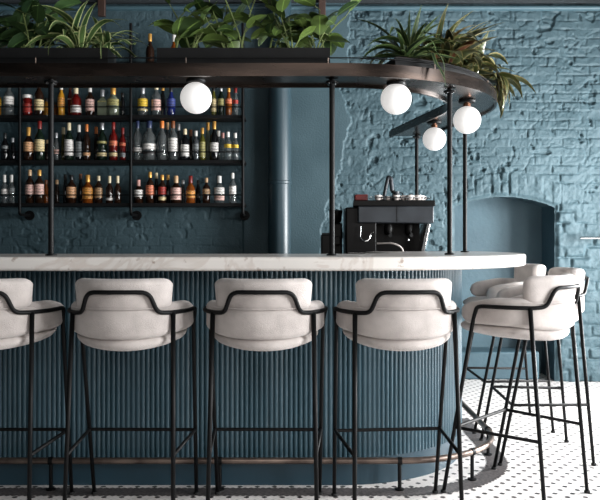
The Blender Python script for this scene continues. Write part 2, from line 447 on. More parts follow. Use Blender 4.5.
for x,y,zb in posts:
    r=.0125
    b=MB().tube([(x,y-3.37,zb+.004),(x,y-3.37,ZU+.012)],r,12); p=b.build('post',M['black'],cn)
    MB().lathe([(.026,zb+.0005),(.026,zb+.006),(.014,zb+.009)],(x,y-3.37,0),16).build('base_plate',M['black'],p)
    MB().lathe([(.015,ZU-.008),(.030,ZU-.003),(.030,ZU+.004)],(x,y-3.37,0),16).build('top_flange',M['black'],p)
    for k in range(4):
        a=PI/4+k*PI/2
        MB().lathe([(.004,ZU-.010),(.004,ZU-.003)],(x+.021*math.cos(a),y-3.37+.021*math.sin(a),0),8).build('bolt',M['chrome'],p)
gp=path(.872,yend=5.2)
MB().tube([(p[0],p[1]-3.37,1.969) for p in gp],.0032,6).build('guard_rail',M['black'],cn)
for spec in [dict(x=X_at(36,3.27)),dict(x=X_at(186,3.27)),dict(x=X_at(328,3.27)),dict(th=30),dict(th=62),dict(th=92)]:
    p=on_path(.872,CX,CY,**spec)
    MB().tube([(p[0],p[1]-3.37,ZT),(p[0],p[1]-3.37,1.970)],.0035,8).build('stanchion',M['rail'],cn)

# globe lamps
M['globe']=mat('lit opal glass',lin(215,213,211),.3); _b=M['globe'].node_tree.nodes['Principled BSDF']
_b.inputs['Emission Color'].default_value=(1,.975,.95,1); _b.inputs['Emission Strength'].default_value=.5
globes=[(196,98,3.37,'opal globe lamp under straight canopy front, hanging before the bottles'),
        (396,99,3.43,'opal globe lamp above espresso machine at start of canopy curve'),
        (467,120,3.86,'opal globe lamp under outer right end of the curved canopy'),
        (434.3,139,4.56,'smallest opal globe lamp, hanging lowest under the rear of canopy')]
for px,py,Y,lab in globes:
    x,z=X_at(px,Y),Z_at(py,Y); r=.0725
    g=thing('globe_lamp',lab,'lamp',(x,Y,ZU+.010),0,'opal globe lamps under the canopy')
    dz=z-(ZU+.010)
    MB().lathe([(.042,-.012),(.045,-.008),(.045,0)],(0,0,0),20).build('ceiling_plate',M['black'],g)
    MB().lathe([(.016,dz+r*.96),(.019,dz+r*.99),(.019,min(-.014,dz+r+.014)),(.012,min(-.012,dz+r+.016)),(.012,-.011)],(0,0,0),16).build('neck',M['copper'],g)
    MB().lathe([(max(.0005,r*math.sin(PI*k/20)),dz-r*math.cos(PI*k/20)) for k in range(21)],(0,0,0),28).build('glass_globe',M['globe'],g,angle=180)

# ------------------------------------------------------------------ planters and plants
def planter(name,label,x0,x1):
    t=thing(name,label,'planter',((x0+x1)/2,3.37,ZT),0,'black planters on the canopy'); w=(x1-x0)/2
    b=MB(); d=.075; h=.082; tk=.006
    b.box(-w,w,-d,-d+tk,0.001,h); b.box(-w,w,d-tk,d,0.001,h); b.box(-w,-w+tk,-d+tk,d-tk,0.001,h); b.box(w-tk,w,-d+tk,d-tk,0.001,h)
    b.box(-w+tk,w-tk,-d+tk,d-tk,0.001,.01)
    b.build('box',M['blackmatte'],t,smooth=False)
    MB().box(-w+tk,w-tk,-d+tk,d-tk,.01,h-.012).build('soil',M['soil'],t,smooth=False)
    return t
planter('planter_box','long black planter box on canopy at left holding striped plants',-2.1,X_at(108,3.3))
planter('planter_box','black planter box on canopy holding broad round leaved rubber plants',X_at(157,3.3),X_at(330,3.3))
t=thing('planter_box','curved black planter on rounded canopy end holding strap leaved plants','planter',(CX,CY,ZT),0,'black planters on the canopy')
def arcstrip(R0,R1,a0,a1,z0,z1,n=24):
    rings=[]
    for k in range(n+1):
        a=math.radians(a0+(a1-a0)*k/n); s,c=math.sin(a),-math.cos(a)
        rings.append([(R0*s,R0*c,z0),(R0*s,R0*c,z1),(R1*s,R1*c,z1),(R1*s,R1*c,z0)])
    return MB().loft(rings)
arcstrip(.845,.695,17,88,.001,.046).build('box',M['blackmatte'],t,angle=40)
arcstrip(.852,.8455,16.8,88.2,.042,.048).build('rim',M['black'],t,angle=40)
arcstrip(.838,.70,18,87,.0465,.054).build('soil',M['soil'],t,angle=40)

def leafmat(name,c1,c2,edge=None,red=None,rough=.38):
    m=mat(name,c1,rough); N,L,b=nodes(m)
    ge=N.new('ShaderNodeNewGeometry'); r=N.new('ShaderNodeValToRGB')
    r.color_ramp.elements[0].color=c1; r.color_ramp.elements[1].color=c2
    if red:
        e=r.color_ramp.elements.new(.90); e.color=c2; r.color_ramp.elements[-1].color=red; e2=r.color_ramp.elements.new(.95); e2.color=red
    L.new(ge.outputs['Random Per Island'],r.inputs[0]); src=r.outputs[0]
    uv=N.new('ShaderNodeUVMap'); sp=N.new('ShaderNodeSeparateXYZ'); L.new(uv.outputs[0],sp.inputs[0])
    ab=N.new('ShaderNodeMath'); ab.operation='ABSOLUTE'; L.new(sp.outputs[0],ab.inputs[0])
    mx=N.new('ShaderNodeMix'); mx.data_type='RGBA'
    rr=N.new('ShaderNodeValToRGB'); e=rr.color_ramp.elements
    if edge:
        e[0].position=.62; e[0].color=(0,0,0,1); e[1].position=.74; e[1].color=(1,1,1,1); mx.inputs[7].default_value=edge
    else:
        e[0].position=.0; e[0].color=(.8,.8,.8,1); e[1].position=.1; e[1].color=(0,0,0,1); mx.inputs[7].default_value=tuple(min(1,x*2.2) for x in c2[:3])+(1,)
    L.new(ab.outputs[0],rr.inputs[0]); L.new(rr.outputs[0],mx.inputs[0]); L.new(src,mx.inputs[6]); L.new(mx.outputs[2],b.inputs['Base Color'])
    b.inputs['Subsurface Weight'].default_value=0
    return m
LM={'broad':leafmat('rubber plant leaf',lin(30,52,28),lin(100,122,60)),
    'dark':leafmat('dark glossy leaf',lin(26,46,28),lin(66,92,50)),
    'strip':leafmat('striped leaf',lin(46,74,40),lin(88,112,62),edge=lin(176,184,128)),
    'strap':leafmat('strap leaf',lin(22,38,26),lin(62,84,44),edge=lin(96,110,66)),
    'red':leafmat('bronze tinged leaf',lin(26,34,20),lin(70,78,38),edge=lin(112,104,64),red=lin(92,52,36))}
M['stem']=mat('green stem',lin(112,126,74),.5)
def leaf(mb,base,az,el,L_,W,droop,kind='lance',fold=.18,n=9,twist=0):
    p=Vector(base); e=el; seg=L_/n; rows=[]
    side=Vector((-math.sin(az),math.cos(az),0))
    for k in range(n+1):
        t=k/n
        d=Vector((math.cos(az)*math.cos(e),math.sin(az)*math.cos(e),math.sin(e)))
        up=side.cross(d)*-1
        sd=(side*math.cos(twist)+up*math.sin(twist))
        if kind=='lance': w=W*.5*(math.sin(PI*min(1,t**.75)))**.9 if 0<t<1 else W*.03
        elif kind=='strap': w=W*.5*(.65+.35*math.sin(PI*t))*(1-t**3.5) if t<1 else 0.0004
        else: w=W*.5*(math.sin(PI*t**.9))**.55 if 0<t<1 else W*.04
        f=up*(-1)*0
        rows.append((p+sd*w+up*w*fold*2,p,p-sd*w+up*w*fold*2))
        p=p+d*seg; e-=droop/n
    b=len(mb.v)
    for r,(a,c,d_) in enumerate(rows):
        mb.v += [tuple(a),tuple(c),tuple(d_)]
        v=r/n; mb.uv += [(-1,v),(0,v),(1,v)]
    for k in range(n):
        q=b+3*k
        mb.f += [(q,q+1,q+4,q+3),(q+1,q+2,q+5,q+4)]
def plant(name,label,x,y,z,build):
    t=thing(name,label,'plant',(x,y,z),0,'potted plants on the canopy')
    lf=MB(); lf.uv=[]; st=MB()
    mk=build(lf,st)
    zmin=.016
    def keep_out(v):
        wx,wy=x+v[0],y+v[1]
        off=(CY-wy) if wx<CX else math.hypot(wx-CX,wy-CY)
        if Ri-.035<off<Ro+.012 and v[2]<zmin: return (v[0],v[1],zmin+.25*max(0,min(.03,-v[2])))
        return v
    lf.v=[keep_out(v) for v in lf.v]
    o=lf.build('foliage',LM[mk],t,angle=180)
    if st.v: st.build('stems',M['stem'],t)
    return t
R=random.Random(21)
def clamp_az(): return R.uniform(0,2*PI)
def rubber(h,nst,nl,Lr=(.09,.13),mk='broad',lean=0):
    def f(lf,st):
        for s in range(nst):
            a=clamp_az(); bx,by=R.uniform(-.06,.06),R.uniform(-.03,.03); hh=h*R.uniform(.6,1.05)
            tip=(bx+.09*math.cos(a)+lean*hh,by+.05*math.sin(a),hh)
            mid=(bx+.03*math.cos(a),by+.03*math.sin(a),hh*.5)
            pts=[Vector((bx,by,-.01)),Vector(mid),Vector(tip)]
            cv=[(1-u)**2*pts[0]+2*u*(1-u)*pts[1]+u*u*pts[2] for u in [k/8 for k in range(9)]]
            st.tube(cv,.0048,6,r2=.003)
            for k in range(nl):
                u=.3+.7*(k+1)/nl; p=cv[min(8,int(u*8))]
                az=a+k*2.4+R.uniform(-.4,.4); el=R.uniform(-.35,1.0)
                q=p+Vector((math.cos(az)*math.cos(el),math.sin(az)*math.cos(el),math.sin(el)))*.03
                st.tube([p,q],.0022,5)
                L_=R.uniform(*Lr)
                leaf(lf,q,az,el,L_,L_*R.uniform(.52,.66),R.uniform(.3,1.0),'broad',fold=R.uniform(.05,.16),twist=R.uniform(-.7,.7))
        return mk
    return f
def tuft(n,L_,W,el,droop,kind,mk,spread=.03,bias=None):
    def f(lf,st):
        for k in range(n):
            az=clamp_az() if bias is None else bias+R.gauss(0,.9)
            leaf(lf,(R.uniform(-spread,spread),R.uniform(-.03,.03),R.uniform(-.01,.02)),az,R.uniform(*el),R.uniform(*L_),R.uniform(*W),R.uniform(*droop),kind,fold=.16,n=10,twist=R.uniform(-.5,.5))
        return mk
    return f
zs_=ZT+.071; Yp=3.37
plant('dark_leaved_plant','dark leaved bushy plant at left end of canopy, cut by photo edge',X_at(-12,Yp),Yp,zs_,tuft(26,(.20,.32),(.035,.055),(.6,1.5),(.6,2.0),'lance','dark',.05))
plant('dracaena','dark green upright plant with broad pointed leaves on left canopy planter',X_at(28,Yp),Yp,zs_,rubber(.20,7,6,(.12,.17),'dark'))
plant('spider_plant','striped arching spider plant on left planter with long pale edged leaves',X_at(78,Yp),Yp,zs_,tuft(34,(.22,.36),(.024,.042),(.5,1.5),(1.0,2.6),'lance','strip',.05))
plant('spider_plant','small striped plant drooping over right end of left planter box',X_at(104,Yp),Yp,zs_,tuft(18,(.15,.27),(.020,.034),(.5,1.4),(1.2,2.8),'lance','strip',.02))
plant('peperomia','broad leaved green plant at left end of the middle canopy planter',X_at(184,Yp),Yp,zs_,rubber(.20,6,4,(.10,.155)))
plant('peperomia','tall broad leaved plant in centre of the middle canopy planter',X_at(232,Yp),Yp,zs_,rubber(.235,6,4,(.09,.145)))
plant('peperomia','round leaved plant whose pale leaves droop over middle planter front',X_at(280,Yp),Yp,zs_,rubber(.19,8,4,(.085,.125)))
plant('peperomia','sparse round leaved plant leaning right off middle planter end',X_at(317,Yp),Yp,zs_,rubber(.20,5,4,(.10,.13),'broad',.3))
def arcpos(a,R_=.77): a=math.radians(a); return CX+R_*math.sin(a),CY-R_*math.cos(a)
x,y=arcpos(24); plant('yucca','dark spiky strap leaved plant at left of the curved planter',x,y,ZT+.05,tuft(64,(.18,.34),(.018,.034),(.1,1.5),(.4,2.6),'strap','strap',.03))
x,y=arcpos(42); plant('bromeliad','tall green and bronze leaved plant in middle of curved planter',x,y,ZT+.05,tuft(60,(.20,.36),(.034,.058),(.5,1.5),(.7,2.2),'lance','red',.05))
x,y=arcpos(60); plant('calathea','bushy reddish green plant in curved planter over outer globe lamp',x,y,ZT+.05,tuft(60,(.18,.31),(.040,.065),(.3,1.45),(.9,2.6),'lance','red',.06))
x,y=arcpos(80,.815); plant('calathea','trailing bronze tipped plant spilling over right end of curved planter',x,y,ZT+.05,tuft(56,(.17,.32),(.034,.058),(.1,1.1),(1.6,3.2),'lance','red',.05,bias=-.5))

# ------------------------------------------------------------------ wall shelf with pipes
YS0,YS1=5.695,5.885
SZ={'upper':2.13,'middle':1.779,'lower':1.443,'top':2.479}
sh=thing('pipe_shelf','black steel pipe shelf unit on back wall holding the bottle rows','shelf',(-1.9,YW-.02,0))
def lsh(m): m.v=[(a+1.9,b_-(YW-.02),c) for a,b_,c in m.v]; return m
ups=[-3.05,X_at(20,5.69),X_at(131,5.69),X_at(243,5.69)]
for zt in SZ.values():
    lsh(MB().box(-3.3,ups[-1]+.012,YS0,YS1,zt-.026,zt)).build('shelf_board',M['blackmatte'],sh,bevel=.003)
    lsh(MB().tube([(-3.3,YS0-.004,zt+.062),(ups[-1],YS0-.004,zt+.062)],.0045,8)).build('guard_rail',M['black'],sh)
for x in ups:
    p=fillet([(x,YS0-.012,2.84),(x,YS0-.012,1.352),(x,YW-.03,1.352)],.03)
    u=lsh(MB().tube(p,.0115,10)).build('upright_pipe',M['black'],sh)
    lsh(MB().lathe([(.04,0),(.04,.012),(.02,.02),(.02,.035)][::-1],(x,YW-.065,1.352),16,'y')).build('wall_flange',M['black'],u)

# ------------------------------------------------------------------ bottles
def bottle_profile(style,r,h):
    nr=max(.0105,r*.36)
    if style=='wine': return [(r*.92,0),(r,.006),(r,h*.56),(r*.9,h*.62),(nr*1.4,h*.71),(nr*1.05,h*.76),(nr,h*.97)],nr,h*.80
    if style=='tall': return [(r*.92,0),(r,.006),(r,h*.60),(r*.86,h*.66),(nr*1.2,h*.74),(nr,h*.78),(nr,h*.97)],nr,h*.82
    if style=='squat': return [(r*.92,0),(r,.006),(r,h*.52),(r*.93,h*.58),(r*.6,h*.66),(nr*1.1,h*.71),(nr,h*.9)],nr,h*.74
    if style=='jar': return [(r*.92,0),(r,.005),(r,h*.78),(r*.86,h*.83),(r*.86,h*.86)],r*.88,h*.84
    if style=='bulb': return [(r*.8,0),(r,h*.12),(r,h*.4),(r*.8,h*.55),(nr*1.3,h*.7),(nr,h*.78),(nr,h*.95)],nr,h*.8
    return [(r*.92,0),(r,.006),(r,h*.60),(r*.9,h*.65),(nr*1.3,h*.72),(nr,h*.76),(nr,h*.95)],nr,h*.80
def bottle(px,w,ytop,row,gl,cap,lab,style,desc,back=False,twocol=None):
    Y=5.775 if not back else 5.845
    zt=SZ[row]; x=X_at(px,Y); r=w*Y/F/2; h=min(.315,max(.12,Z_at(ytop,Y)-zt))
    zb=zt+.0005
    sq=style=='square'
    prof,nr,zc=bottle_profile('squat' if sq else style,r,h)
    b=MB()
    if sq:
        rings=[]
        for q,(rr,z) in enumerate(prof):
            ring=[]
            for k in range(24):
                a=2*PI*k/24; c_,s_=math.cos(a),math.sin(a)
                if q<4:
                    e=.25; ring.append((rr*math.copysign(abs(c_)**e,c_),rr*.62*math.copysign(abs(s_)**e,s_),z))
                else: ring.append((rr*c_,rr*s_,z))
            rings.append(ring)
        b.loft(rings)
    else: b.lathe(prof,(0,0,0),20)
    o=b.build('bottle',G[gl],angle=35); o.location=(x,Y,zb)
    tag(o,desc+' on the %s bottle shelf'%row,'bottle',group='bottles on the %s wall shelf'%row)
    cr=nr*1.22
    MB().lathe([(cr*.95,zc),(cr,zc+.003),(cr,h-.003),(cr*.9,h)],(0,0,0),14).build('cap',K[cap],o)
    if lab:
        for (y0,y1,col) in (lab if isinstance(lab,list) else [lab]):
            z1=max(.02,Z_at(y0,Y)-zb); z0=max(.012,Z_at(y1,Y)-zb); z1=min(z1,h*.57); z0=min(z0,z1-.01)
            L_=MB()
            if sq: 
                L_.box(-r*.86,r*.86,-r*.62-.0016,-r*.62-.0004,z0,z1); L_.build('label',P[col],o,smooth=False)
            else:
                vs=[];n=14
                for k in range(n+1):
                    a=-PI/2-1.75+3.5*k/n
                    for z in (z0,z1): vs.append(((r+.0009)*math.cos(a),(r+.0009)*math.sin(a),z))
                L_.add(vs,[(2*k,2*k+2,2*k+3,2*k+1) for k in range(n)]); L_.build('label',P[col],o)
    return o
B=bottle
U='upper'
B(-3,8,87,U,'gold','black',(96,106,'yellow'),'tall','bottle with yellow label cut by the left photo edge')
B(8.8,9.6,82,U,'clear','silver',(93,105,'white'),'tall','large clear bottle with pale label, leftmost whole bottle')
B(27.5,9,95,U,'red','white',(104,113,'red'),'jar','short red jar shaped bottle with pale lid left of post')
B(39,9.2,80,U,'brown','red',(100,111,'cream'),'wine','dark bottle with red neck and cream label left of post')
B(46.5,5,98,U,'gold','black',None,'tall','small amber bottle half hidden by black canopy post',True)
B(55.5,4.5,102,U,'amber','black',None,'tall','tiny orange bottle just right of black canopy post',True)
B(61.3,6.6,84,U,'yellow','white',(94,107,'orange'),'tall','slim bottle with bright orange yellow label')
B(70.2,5,84,U,'red','brown',(93,100,'white'),'tall','narrow bottle with small white label behind red bottle',True)
B(76,10.5,86,U,'red','cream',(106,113,'white'),'squat','red bottle with low white label and pale stopper')
B(90,8.6,87,U,'brown','white',(95,111.5,'pink'),'tall','white capped bottle with large pinkish label')
B(102.5,9.6,90,U,'pale','silver',(95,100,'olive'),'square','square pale green glass bottle')
B(113.2,12,87,U,'pale','gold',(98,106,'olive'),'squat','wide squat bottle with gold stopper and olive label')
B(122.5,4.5,93,U,'dark','black',None,'tall','narrow dark bottle beside shelf pipe')
B(142.8,10,86,U,'clear','silver',[(96,107,'yellow'),(109.5,111.5,'cream')],'squat','glass stoppered bottle with big yellow label')
B(156.3,9.3,84,U,'clear','cream',(100,111,'pink'),'tall','clear bottle with square pink label')
B(162.8,5.5,85,U,'dark','gold',None,'tall','dark bottle with gold capsule behind pink labelled one',True)
B(171,8.6,86,U,'blue','black',(98,108,'blue'),'bulb','deep blue bottle left of globe lamp')
B(213.6,5.4,86,U,'olive','black',(95,112,'cream'),'tall','bottle with tall cream label just right of globe lamp')
B(221,6.4,86,U,'green','silver',(97,106,'olive'),'tall','green bottle with olive label')
B(228.7,7,86,U,'amber','gold',(93,104,'salmon'),'bulb','bottle with orange red label near right shelf end')
B(235.4,5.2,88,U,'clear','red',(95,104,'red'),'tall','rightmost bottle with red label')
U='middle'
B(5,7,133,U,'dark','black',(146,149,'grey'),'wine','black bottle with grey band at far left')
B(12.6,6.5,138,U,'dark','silver',None,'bulb','second black bottle from the left photo edge')
B(28.6,9.8,127.5,U,'brown','gold',(142.5,153,'peach'),'squat','peach labelled bottle with round gold stopper')
B(39.6,9.4,120.5,U,'green','red',(140,152,'cream'),'wine','dark green bottle with red capsule and cream label')
B(47.2,4.6,140,U,'brown','tan',None,'tall','small brown bottle half hidden behind black canopy post',True)
B(56.3,5.4,133,U,'clear','silver',(149.5,154,'pink'),'tall','slim clear bottle with low pink label right of post')
B(63.4,4,127.5,U,'olive','cream',None,'wine','cream capped bottle behind white labelled wine bottle',True)
B(69,9,123,U,'green','cream',(140,156,'white'),'wine','wine bottle with cream capsule and big white label')
B(79,6.4,125,U,'dark','white',(142,157,'grey'),'wine','white capped bottle with dark grey label')
B(86.7,7.2,124.5,U,'brown','orange',(152,156,'peach'),'wine','orange capped brown bottle with low peach label')
B(96.2,4,127,U,'brown','orange',None,'wine','thin orange capped bottle behind olive banded one',True)
B(102,9.6,123,U,'green','silver',[(141.5,144,'olive'),(153,156.5,'cream')],'tall','green bottle with olive band and low cream label')
B(113.3,8.4,122.5,U,'red','red',[(141,146,'salmon'),(153,156.5,'cream')],'tall','red bottle with salmon band and low cream label')
B(122.6,6,128,U,'red','red',[(143,146,'salmon'),(153,157,'grey')],'tall','smaller red bottle next to shelf pipe')
B(137.6,8.6,119.5,U,'clear','blue',(148,153,'white'),'tall','clear bottle with dark blue cap right of shelf pipe')
B(149.2,13,118.5,U,'clear','blue',[(144,150,'white'),(152,154.5,'dark')],'tall','widest clear bottle with white and dark bands')
B(162,10,119.5,U,'clear','orange',None,'tall','plain clear bottle with orange cap')
B(167.4,5,120.5,U,'grey','tan',None,'tall','tan capped smoky bottle behind orange capped clear one',True)
B(173,9.4,118.5,U,'clear','brown',(133,152,'white'),'tall','clear bottle with tall white label and brown cap')
B(178.8,5,124,U,'grey','silver',None,'tall','smoky bottle behind tall white labelled one',True)
B(185,8.4,129,U,'dark','cream',(145,156.5,'white'),'tall','dark bottle with cream cap and square white label')
B(190.8,3.6,130,U,'brown','brown',None,'wine','very thin brown bottle',True)
B(196,6.8,131,U,'grey','white',(143,150,'grey'),'tall','grey bottle with white cap')
B(202.4,6,128,U,'olive','gold',(141,157,'olive'),'tall','yellow olive bottle')
B(207.9,5.6,119.8,U,'pale','gold',None,'wine','tall pale bottle with high gold neck',True)
B(214.2,8.6,121.5,U,'dark','gold',(143,152,'white'),'wine','black bottle with gold neck and curved white label')
B(218.6,4,131,U,'clear','white',None,'tall','white capped bottle behind black gold necked bottle',True)
B(222.8,4.2,133,U,'clear','pink',None,'tall','small pink capped clear bottle',True)
B(228,7.6,132,U,'clear','white',(143,148,'yellow'),'tall','clear bottle with yellow band, left of yellow banded pair')
B(235.2,6.4,133,U,'clear','white',(143.5,148,'yellow'),'tall','clear bottle with yellow band, rightmost bottle')
U='lower'
B(4.6,6.6,175,U,'clear','white',(189,194,'white'),'squat','white capped clear bottle at far left')
B(11.4,6.4,175,U,'clear','white',(188,193,'grey'),'squat','second white capped clear bottle from left edge')
B(29.8,8.6,170,U,'brown','tan',(185,195.5,'pink'),'tall','dark bottle with pink white label and brown gold neck')
B(39.4,8.6,170,U,'brown','gold',(184,195.5,'pink'),'tall','gold capped bottle with pink white label left of post')
B(46.2,4.6,180,U,'amber','brown',None,'tall','small amber bottle behind black canopy post',True)
B(57,4,180,U,'brown','tan',None,'tall','dim thin brown bottle right of black post',True)
B(65.4,4.4,174.5,U,'dark','black',None,'tall','black thin bottle behind peach labelled bottle',True)
B(71.4,9.2,175,U,'brown','black',(187,198,'peach'),'tall','brown bottle with black cap and peach label')
B(80.6,4.6,174,U,'dark','brown',None,'tall','dark bottle between peach and orange labelled bottles',True)
B(87.8,10.4,175,U,'amber','gold',(188,199,'orange'),'squat','wide amber bottle with glowing orange label')
B(98.6,7.6,176,U,'brown','cream',(188,198,'tan'),'tall','brown bottle with cream cap and tan label')
B(109.5,7,176,U,'brown','cream',(198,200.5,'white'),'squat','dark brown bottle with thin low white label')
B(117.6,6.6,176,U,'brown','cream',None,'squat','dark brown unlabelled bottle beside shelf pipe')
B(138.6,8.8,180,U,'brown','pink',(188,197,'white'),'squat','short brown bottle with white label right of shelf pipe')
B(150,8,172,U,'brown','gold',(185,196,'salmon'),'tall','gold capped bottle with pinkish red label')
B(156.3,4.4,173,U,'dark','cream',None,'tall','cream capped dark bottle behind red labelled pair',True)
B(162.2,7.8,175,U,'brown','gold',[(184,195,'red'),(197,200.5,'cream')],'tall','gold capped bottle with deep red label')
B(168,4.6,175,U,'dark','gold',None,'tall','gold capped dark bottle behind deep red labelled one',True)
B(176,10.6,176,U,'brown','tan',(188,200,'pink'),'squat','large bottle with square pinkish white label')
B(183,4,180,U,'grey','silver',None,'tall','small grey bottle beside large pink labelled one',True)
B(190.6,9,176,U,'amber','red',(191,198,'orange'),'squat','amber bottle with red cap')
B(198.2,5,180,U,'dark','black',None,'tall','dim black bottle right of red capped amber bottle',True)
B(206.4,7.4,178,U,'brown','tan',(189,194,'tan'),'tall','dark bottle with gold tan label')
B(219.3,10,176,U,'clear','white',[(187,194,'white'),(196,200.5,'pink')],'squat','white stoppered bottle with white label')
B(232.6,6.8,173,U,'clear','white',(185,194,'white'),'tall','tall white capped clear bottle at right shelf end')
U='top'
B(150,8.5,34,U,'brown','gold',None,'wine','gold capped bottle, leftmost of three above canopy')
B(174,8.5,34.5,U,'amber','white',None,'wine','white capped bottle, middle of three above canopy')
B(197,8.5,35,U,'dark','silver',None,'wine','silver capped bottle, rightmost of three above canopy')

# ------------------------------------------------------------------ duct pipe on the wall
dx,dr=X_at(279.5,5.8),.092; dy=5.80
d=thing('duct_pipe','thick blue painted vertical duct pipe against the back wall','pipe',(dx,dy,0))
MB().lathe([(dr,1.0-1.0),(dr,3.19)],(0,0,0),32).build('pipe_body',M['duct'],d)
zj=Z_at(182,5.72)
MB().lathe([(dr+.001,zj-.014),(dr+.006,zj-.010),(dr+.006,zj+.010),(dr+.001,zj+.014)],(0,0,0),32).build('joint_ring',M['duct'],d)
MB().lathe([(dr+.001,2.6),(dr+.006,2.604),(dr+.006,2.624),(dr+.001,2.628)],(0,0,0),32).build('joint_ring',M['duct'],d)
# metal bar on the wall at the right edge
wb=thing('wall_bar','pale metal bar fixed to brick wall at right photo edge','bar',(2.25,5.86,Z_at(238,5.85)))
MB().tube([(0,0,0),(.9,0,0)],.011,10).build('bar_tube',M['chrome'],wb)
MB().tube([(.06,0,0),(.06,.075,0)],.007,8).build('bracket',M['chrome'],wb); MB().tube([(.8,0,0),(.8,.075,0)],.007,8).build('bracket',M['chrome'],wb)

# ------------------------------------------------------------------ back counter and coffee station
bc=thing('back_counter','dark work counter behind the bar under the espresso machine','counter',(-1.5,5.1,0))
MB().box(-2.5,2.44,-.36,.40,.99,1.02).build('worktop',M['blackmatte'],bc,bevel=.004)
MB().box(-2.48,2.42,-.34,.38,.0,.99).build('cabinet',M['machine'],bc,smooth=False)
YM=4.80
def mz(y,Y=YM): return Z_at(y,Y)
def mx_(px,Y=YM): return X_at(px,Y)
ma=thing('espresso_machine','black and grey espresso machine with cups on top behind the bar','coffee machine',(mx_(390),YM+.18,1.02))
ox,oy,oz=mx_(390),YM+.18,1.02
def lm(m): m.v=[(a-ox,b_-oy,c-oz) for a,b_,c in m.v]; return m
lm(MB().box(mx_(358),mx_(434),YM,YM+.30,mz(223),mz(206))).build('front_hood',M['darkpanel'],ma,bevel=.008)
lm(MB().box(mx_(396.6),mx_(397.2),YM-.0015,YM-.0003,mz(222.6),mz(206.5))).build('panel_seam',M['machine'],ma,smooth=False)
hz=[(mx_(353),YM+.01),(mx_(436),YM+.01),(mx_(431),YM+.30),(mx_(356),YM+.30)]
tp=MB().loft([[(a,b_,mz(206)+.0005) for a,b_ in hz],[(ox+(a-ox)*.985,oy+(b_-oy)*.98,mz(200)) for a,b_ in hz]]); lm(tp).build('cup_tray',M['machine'],ma,bevel=.004)
lm(MB().tube([(mx_(358),YM+.02,mz(201.2)),(mx_(430),YM+.02,mz(201.2))],.0035,8)).build('front_trim',M['chrome'],ma)
crl=[(mx_(372),YM+.05,mz(196.5)),(mx_(432),YM+.05,mz(197.5)),(mx_(431),YM+.27,mz(197.5)),(mx_(372),YM+.27,mz(196.5))]
lm(MB().tube(fillet(crl+[crl[0]],.02),.003,8)).build('cup_rail',M['chrome'],ma)
lm(MB().box(mx_(346),mx_(377),YM+.03,YM+.30,1.035,mz(207))).build('left_housing',M['machine'],ma,bevel=.01)
lm(MB().box(mx_(377),mx_(424),YM+.17,YM+.30,1.035,mz(223))).build('back_panel',M['machine'],ma,smooth=False)
lg=MB().loft([[(mx_(p),yy,mz(223.5)) for p,yy in ((427.6,YM+.02),(431,YM+.02),(431,YM+.28),(427.6,YM+.28))],[(mx_(p),yy,1.035) for p,yy in ((420.5,YM+.02),(424,YM+.02),(424,YM+.28),(420.5,YM+.28))]])
lm(lg).build('right_side_panel',M['chrome'],ma,bevel=.003)
lm(MB().box(mx_(346),mx_(427),YM-.03,YM+.30,1.0215,1.062)).build('drip_tray',M['machine'],ma,bevel=.006)
lm(MB().tube([(mx_(348),YM-.034,mz(252.6)),(mx_(375),YM-.034,mz(252.6))],.0025,6)).build('tray_trim',M['chrome'],ma)
lm(MB().tube(fillet([(mx_(361),YM+.0,mz(226)),(mx_(360),YM-.005,mz(238)),(mx_(364.5),YM-.02,mz(241.5)),(mx_(369),YM-.02,mz(240)),(mx_(370),YM-.015,mz(234)),(mx_(374),YM-.01,mz(231.5))],.02),.004,8)).build('steam_wand',M['chrome'],ma)
for gx in (390,411):
    g=lm(MB().lathe([(.022,mz(235)),(.030,mz(233)),(.030,mz(227)),(.024,mz(224))],(mx_(gx),YM+.085,0),18)).build('group_head',M['machine'],ma)
    lm(MB().tube([(mx_(gx),YM+.06,mz(233)),(mx_(gx)-.004,YM-.05,mz(235.5))],.009,10,r2=.012)).build('portafilter_handle',M['rubber'],g)
lm(MB().lathe([(.001,-.012),(.008,-.009),(.011,0),(.008,.009),(.001,.012)],(mx_(408),YM-.005,mz(240)),12,'y')).build('knob',M['chrome'],ma)
lm(MB().tube(fillet([(mx_(378),YM+.05,mz(243.6)),(mx_(392),YM-.02,mz(243)),(mx_(401),YM-.04,mz(247)),(mx_(403.5),YM-.045,mz(256))],.03),.006,8)).build('hose',M['white'],ma)
# lever tap with slanted grip
lv=lm(MB().tube(fillet([(mx_(385.5),YM+.12,mz(201)),(mx_(387.5),YM+.12,mz(188)),(mx_(390.5),YM+.12,mz(175.5)),(mx_(393),YM+.12,mz(176.5)),(mx_(394.5),YM+.12,mz(190))],.03),.012,12,r2=.015)).build('lever_handle',M['darkpanel'],ma)
lm(MB().lathe([(.0005,-.012),(.012,-.008),(.016,0),(.012,.008),(.0005,.012)],(mx_(395),YM+.12,mz(190)),14)).build('grip_knob',M['black'],lv)
jg=thing('milk_jug','small dark milk jug on machine top right of the lever','jug',(mx_(400),YM+.19,mz(200)+.001))
MB().lathe([(.028,0),(.032,.004),(.030,.035),(.022,.055),(.024,.068),(.022,.068),(.020,.055),(.026,.03),(.024,.008)],(0,0,0),18).build('jug_body',M['darkpanel'],jg,angle=50)
MB().tube(fillet([(.024,0,.06),(.046,0,.055),(.044,0,.018),(.029,0,.012)],.012),.004,8).build('handle',M['black'],jg)
